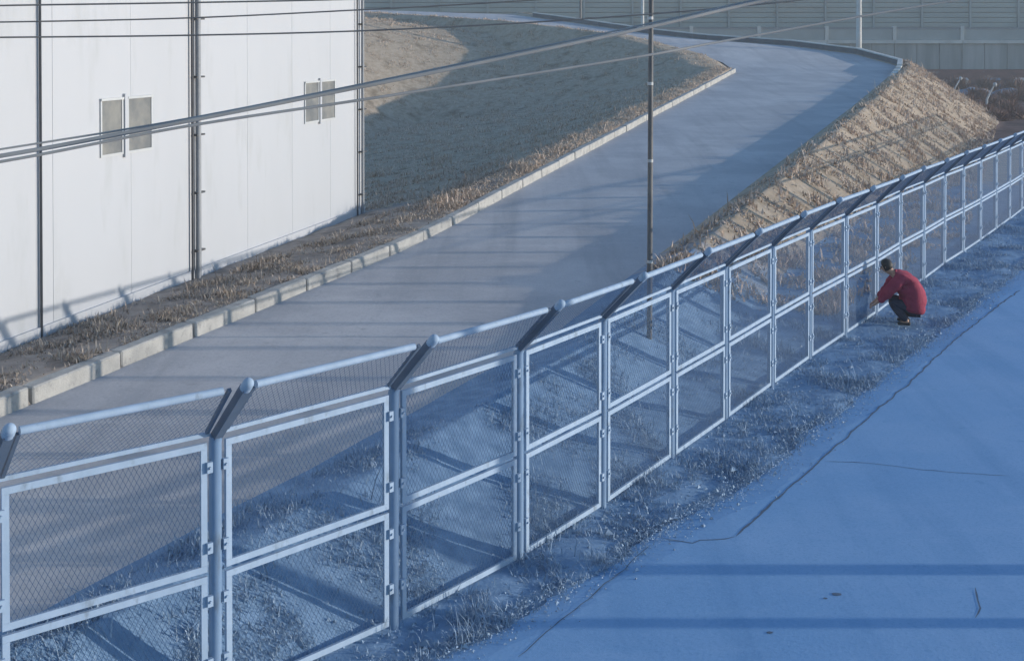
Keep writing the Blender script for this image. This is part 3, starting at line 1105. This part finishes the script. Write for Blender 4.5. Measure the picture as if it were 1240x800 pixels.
# ------------------------------------------------------------------ grass and litter
def grass(name, spots, hmin, hmax, w, m, lab, cat, lie=0.6):
    """spots: (n,3) roots; one bent blade of two faces for each"""
    n = len(spots)
    az = rng.uniform(0, 2 * math.pi, n)
    loc = np.array([0.45 + 1.3 * max(0, 0.45 + 1.2 * noise.noise((p[0] * 0.8, p[1] * 0.8, 4)) + 0.5 * noise.noise((p[0] * 3.1, p[1] * 3.1, 6))) for p in spots])
    h = rng.uniform(hmin, hmax, n) * (0.6 + 0.8 * rng.random(n)) * loc * np.where(rng.random(n) < 0.012, 2.6, 1.0)
    tilt = rng.uniform(0.1, lie * 1.5, n)
    d = np.stack([np.cos(az), np.sin(az), np.zeros(n)], 1)
    s_ = np.stack([-np.sin(az), np.cos(az), np.zeros(n)], 1) * (w * rng.uniform(0.6, 1.5, n))[:, None]
    up = np.array([0, 0, 1.0])
    mid = spots + d * (h * 0.45 * np.sin(tilt))[:, None] + up * (h * 0.55 * np.cos(tilt))[:, None]
    tip = spots + d * (h * np.sin(tilt) * 1.2)[:, None] + up * (h * np.cos(tilt * 1.15))[:, None]
    V = np.empty((n, 5, 3))
    V[:, 0] = spots - s_
    V[:, 1] = spots + s_
    V[:, 2] = mid + s_ * 0.8
    V[:, 3] = mid - s_ * 0.8
    V[:, 4] = tip
    V = V.reshape(-1, 3)
    b = np.arange(n)[:, None] * 5
    q4 = (b + np.array([[0, 1, 2, 3]]))
    q3 = (b + np.array([[3, 2, 4]]))
    me_ = bpy.data.meshes.new(name)
    me_.vertices.add(len(V))
    me_.vertices.foreach_set('co', V.astype(np.float32).ravel())
    loops = np.concatenate([q4, q3], 1).ravel()
    me_.loops.add(len(loops))
    me_.loops.foreach_set('vertex_index', loops.astype(np.int32))
    st = (np.arange(n)[:, None] * 7 + np.array([[0, 4]])).ravel()
    me_.polygons.add(2 * n)
    me_.polygons.foreach_set('loop_start', st.astype(np.int32))
    me_.update(calc_edges=True)
    me_.validate()
    me_.materials.append(m)
    o = link(name, me_)
    tag(o, lab, cat, kind='stuff')
    return o


def scatter(n, Dlo, Dhi, fx, power=1.0, dens=None):
    """random roots: depth weighted to the near end, x from fx(D) -> (lo, hi)"""
    out = []
    while len(out) < n:
        D = Dlo + (Dhi - Dlo) * random.random() ** power
        lo, hi = fx(D)
        x = random.uniform(lo, hi)
        if abs(x / D) > 0.47:
            continue
        if dens and random.random() > dens(x, D):
            continue
        out.append((x, D))
    return out


def rooted(pts, amp):
    return np.array([(x, d, ground_z(x, d) + ground_noise(x, d, amp) - 0.01) for x, d in pts])


clump = lambda x, d: min(1, max(0.04, 0.42 + 2.0 * noise.noise((x * 1.1, d * 1.1, 8)) + 0.6 * noise.noise((x * 4, d * 4, 2))))
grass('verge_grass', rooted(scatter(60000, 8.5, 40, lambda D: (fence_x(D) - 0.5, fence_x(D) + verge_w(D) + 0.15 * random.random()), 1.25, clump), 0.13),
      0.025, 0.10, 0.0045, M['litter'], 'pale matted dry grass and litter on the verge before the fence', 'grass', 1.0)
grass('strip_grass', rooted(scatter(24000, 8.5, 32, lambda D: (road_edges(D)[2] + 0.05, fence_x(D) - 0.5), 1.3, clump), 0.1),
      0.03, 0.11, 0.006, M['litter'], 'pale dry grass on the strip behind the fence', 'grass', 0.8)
grass('bank_grass', rooted(scatter(45000, 24, 88, lambda D: (road_edges(D)[2] + 0.05, min(road_edges(D)[2] + 6.5, fence_x(D) - 0.7)), 1.1, clump), 0.08),
      0.06, 0.2, 0.02, M['straw'], 'golden dry grass on the sunlit embankment right of the ramp', 'grass', 0.8)
grass('kerb_grass', rooted(scatter(26000, 15, 40, lambda D: (max(kerb_x(D) - 2.6, wall_x(D) if D < 34.6 else -99), kerb_x(D) - 0.22), 1.25, clump), 0.04),
      0.03, 0.11, 0.010, M['straw_g'], 'dry grass between the kerb and the white building', 'grass', 0.8)
grass('kerb_strip_grass', rooted(scatter(26000, 32, 81, lambda D: (kerb_x(D) - 1.5, kerb_x(D) - 0.22), 1.1), 0.0),
      0.03, 0.12, 0.012, M['straw'], 'golden strip of dry grass along the upper kerb', 'grass', 0.8)
grass('hollow_grass', rooted(scatter(80000, 36, 112, lambda D: (-0.15 * D, road_edges(D)[0] - 1.3 if D < 80 else float(np.interp(D, CK, CA[:, 0])) + 0.5), 0.75, clump), 0.06),
      0.05, 0.15, 0.016, M['straw'], 'dry grass in the shaded hollow beside the ramp', 'grass', 0.8)


def grit(name, pts, rmin, rmax, m, lab, cat):
    """small angular flakes lying on the road, one tetrahedron each"""
    mb = MB()
    for x, d in pts:
        r = random.uniform(rmin, rmax) * (2.2 if random.random() < 0.03 else 1)
        q = random.uniform(0, 6.28)
        z0 = max(ground_z(x, d) - 0.01, 0.013)
        n_ = len(mb.v)
        for k in range(3):
            mb.v.append((x + r * math.cos(q + k * 2.1) * random.uniform(.6, 1.3), d + r * math.sin(q + k * 2.1) * random.uniform(.6, 1.3), z0))
        mb.v.append((x, d, z0 + r * random.uniform(.5, 1.0)))
        mb.f += [(n_, n_ + 1, n_ + 3), (n_ + 1, n_ + 2, n_ + 3), (n_ + 2, n_, n_ + 3)]
    o = mb.build(name, m)
    return tag(o, lab, cat, kind='stuff')


def edge_spread(D):
    e = fence_x(D) + verge_w(D)
    g_ = abs(random.gauss(0, 0.28))
    return (e - 0.25 + g_ - 0.02, e - 0.25 + g_ + 0.02)


grit('grit', scatter(9000, 8.5, 34, edge_spread, 1.2), 0.006, 0.018, M['litter'], 'grit and crumbs spilt over the edge of the concrete road', 'grit')
grit('pebbles', scatter(2600, 8.5, 34, lambda D: (fence_x(D) - 0.4, fence_x(D) + verge_w(D) + 0.1), 1.2), 0.012, 0.035, M['litter'], 'small stones and dead leaves scattered on the verge', 'stones')
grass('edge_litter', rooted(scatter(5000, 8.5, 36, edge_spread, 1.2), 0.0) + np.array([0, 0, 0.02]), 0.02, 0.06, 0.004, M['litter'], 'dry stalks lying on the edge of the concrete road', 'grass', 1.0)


# ------------------------------------------------------------------ crouching person
def skin_obj(name, joints, bones, m, parent, levels=2):
    """joints: name -> (pos, rx, ry); bones: pairs"""
    keys = list(joints)
    me_ = bpy.data.meshes.new(name)
    me_.from_pydata([joints[k][0] for k in keys], [(keys.index(a), keys.index(b)) for a, b in bones], [])
    o = link(name, me_)
    sk = o.modifiers.new('skin', 'SKIN')
    sk.use_smooth_shade = True
    sv = me_.skin_vertices[0].data
    for i, k in enumerate(keys):
        sv[i].radius = (joints[k][1], joints[k][2])
        sv[i].use_root = (i == 0)
    sb = o.modifiers.new('sub', 'SUBSURF')
    sb.levels = sb.render_levels = levels
    dg = bpy.context.evaluated_depsgraph_get()
    ev = bpy.data.meshes.new_from_object(o.evaluated_get(dg))
    bpy.data.objects.remove(o)
    ev.name = name
    ev.materials.clear()
    ev.materials.append(m)
    ev.shade_smooth()
    r = link(name, ev, parent)
    return r


FP = on_road(1101, 393, 0.04)
PF = Vector((-0.93, 0.28, 0)).normalized()     # facing the fence
PS = Vector((PF.y, -PF.x, 0))                  # its right side is +PS ... towards the camera


def L_(f, s, z):
    return tuple(FP + PF * f + PS * s + UPZ * z)


if PS.y > 0:
    PS = -PS
person = thing('person', FP, 'person in a red jacket crouching at the foot of the fence, facing it', 'person')
sc_ = 1.06
J = {}


def j(k, f, s, z, rx, ry=None):
    J[k] = (L_(f * sc_, s * sc_, z * sc_), rx * sc_, (ry or rx) * sc_)


j('pelvis', -0.10, 0, 0.36, 0.15)
j('waist', -0.09, 0, 0.56, 0.145)
j('chest', 0.08, 0, 0.82, 0.15)
j('neck', 0.26, 0, 0.93, 0.065)
j('head0', 0.32, 0, 0.97, 0.075)
j('head1', 0.40, 0, 1.03, 0.10)
j('head2', 0.44, 0, 1.10, 0.08)
bones = [('pelvis', 'waist'), ('waist', 'chest'), ('chest', 'neck'), ('neck', 'head0'), ('head0', 'head1'), ('head1', 'head2')]
for sd_, sg in (('l', -1), ('r', 1)):
    j('hip' + sd_, -0.08, sg * 0.10, 0.30, 0.10)
    j('knee' + sd_, 0.32, sg * 0.19, 0.44, 0.07)
    j('calf' + sd_, 0.12, sg * 0.17, 0.22, 0.058)
    j('ankle' + sd_, 0.0, sg * 0.15, 0.07, 0.042)
    j('toe' + sd_, 0.17, sg * 0.17, 0.03, 0.035)
    bones += [('pelvis', 'hip' + sd_), ('hip' + sd_, 'knee' + sd_), ('knee' + sd_, 'calf' + sd_), ('calf' + sd_, 'ankle' + sd_), ('ankle' + sd_, 'toe' + sd_)]
    j('sh' + sd_, 0.14, sg * 0.19, 0.88, 0.066)
    j('elb' + sd_, 0.38, sg * 0.26, 0.58, 0.05)
    j('wri' + sd_, 0.55, sg * 0.14, 0.40, 0.034)
    j('palm' + sd_, 0.61, sg * 0.12, 0.34, 0.034, 0.022)
    bones += [('chest', 'sh' + sd_), ('sh' + sd_, 'elb' + sd_), ('elb' + sd_, 'wri' + sd_), ('wri' + sd_, 'palm' + sd_)]
    for q_, (df, ds, dz) in enumerate(((0.07, -0.03, -0.035), (0.08, -0.010, -0.04), (0.075, 0.012, -0.045), (0.06, 0.03, -0.045), (0.01, -0.05, -0.01))):
        j('fa%d' % q_ + sd_, 0.61 + df * .6, sg * 0.12 + ds * .9, 0.34 + dz * .35, 0.0095)
        j('fb%d' % q_ + sd_, 0.61 + df, sg * 0.12 + ds * 1.1, 0.34 + dz * 1.5, 0.008)
        bones += [('palm' + sd_, 'fa%d' % q_ + sd_), ('fa%d' % q_ + sd_, 'fb%d' % q_ + sd_)]
body = skin_obj('body', J, bones, M['skin'], person)
# face features and hair
hc = Vector(L_(0.41 * sc_, 0, 1.055 * sc_))
fw = (PF * 0.85 - UPZ * 0.5).normalized()
MB().tube([hc + fw * 0.085, hc + fw * 0.125 - UPZ * 0.01], [0.018, 0.008], 6).build('nose', M['skin'], body, True)
for sg in (-1, 1):
    MB().ball(hc + fw * 0.088 + PS * sg * 0.035 + UPZ * 0.03, 0.013, 6, 4).build('eye', M['hair'], body, True)
    MB().ball(hc + PS * sg * 0.10 - fw * 0.01, 0.024, 6, 5).build('ear', M['skin'], body, True)
hm = MB().ball(hc + UPZ * 0.022 - PF * 0.022, 0.125, 18, 12)
hv = []
for x_, y_, z_ in hm.v:
    p = Vector((x_, y_, z_))
    d_ = (p - hc).dot(fw)
    k = 1 + 0.10 * noise.noise(p * 18)
    c_ = hc + UPZ * 0.022 - PF * 0.022
    p = c_ + (p - c_) * k
    if d_ > 0.04:
        p -= fw * (d_ - 0.04) * 1.0
    hv.append(tuple(p))
hm.v = hv
hm.build('hair', M['hair'], person, True)
# jacket
JJ = {}


def jj(k, f, s, z, rx, ry=None):
    JJ[k] = (L_(f * sc_, s * sc_, z * sc_), rx * sc_, (ry or rx) * sc_)


jj('hem', -0.06, 0, 0.20, 0.25, 0.24)
jj('low', -0.09, 0, 0.34, 0.29, 0.27)
jj('waist', -0.09, 0, 0.53, 0.30, 0.27)
jj('back', -0.01, 0, 0.71, 0.285, 0.25)
jj('chest', 0.12, 0, 0.85, 0.23, 0.20)
jj('collar', 0.24, 0, 0.93, 0.12)
jb = [('hem', 'low'), ('low', 'waist'), ('waist', 'back'), ('back', 'chest'), ('chest', 'collar')]
for sd_, sg in (('l', -1), ('r', 1)):
    jj('sh' + sd_, 0.14, sg * 0.22, 0.86, 0.125)
    jj('up' + sd_, 0.28, sg * 0.27, 0.72, 0.115)
    jj('elb' + sd_, 0.38, sg * 0.26, 0.58, 0.10)
    jj('cuff' + sd_, 0.53, sg * 0.15, 0.42, 0.065)
    jb += [('chest', 'sh' + sd_), ('sh' + sd_, 'up' + sd_), ('up' + sd_, 'elb' + sd_), ('elb' + sd_, 'cuff' + sd_)]
jk = skin_obj('jacket', JJ, jb, M['red'], person)
for v in jk.data.vertices:
    v.co += v.normal * (0.028 * noise.noise(v.co * 6) + 0.022 * noise.noise(Vector((v.co.x * 9, v.co.y * 9, v.co.z * 22))))
tr = {}
tb = []
tr['seat'] = (L_(-0.06 * sc_, 0, 0.34 * sc_), 0.16 * sc_, 0.15 * sc_)
for sd_, sg in (('l', -1), ('r', 1)):
    for k, f, s_, z, r in (('hip', -0.06, .11, .31, .13), ('thigh', 0.14, .16, .38, .105), ('knee', 0.33, .19, .44, .09), ('calf', 0.13, .17, .22, .085), ('hem', 0.02, .155, .09, .07)):
        tr[k + sd_] = (L_(f * sc_, sg * s_ * sc_, z * sc_), r * sc_, r * sc_)
    tb += [('seat', 'hip' + sd_), ('hip' + sd_, 'thigh' + sd_), ('thigh' + sd_, 'knee' + sd_), ('knee' + sd_, 'calf' + sd_), ('calf' + sd_, 'hem' + sd_)]
skin_obj('trousers', tr, tb, M['trouser'], person)
for sg in (-1, 1):
    sh = {'heel': (L_(-0.05, sg * 0.155, 0.04), 0.045, 0.045), 'mid': (L_(0.07, sg * 0.165, 0.045), 0.05, 0.045), 'toe': (L_(0.21, sg * 0.18, 0.035), 0.045, 0.035)}
    skin_obj('shoe', sh, [('heel', 'mid'), ('mid', 'toe')], M['shoe'], person)


# ------------------------------------------------------------------ thin haze in the air
hz = MB().box(-1150, 1150, -60, 1000, -3.0, 18.5)
hm_ = bpy.data.materials.new('haze')
hm_.use_nodes = True
hn = hm_.node_tree
hn.nodes.clear()
ho = hn.nodes.new('ShaderNodeOutputMaterial')
hv_ = hn.nodes.new('ShaderNodeVolumePrincipled')
hv_.inputs['Color'].default_value = (0.92, 0.94, 0.97, 1)
hv_.inputs['Density'].default_value = 0.0011
hn.links.new(hv_.outputs[0], ho.inputs['Volume'])
haze = hz.build('haze', hm_)
tag(haze, kind='stuff')
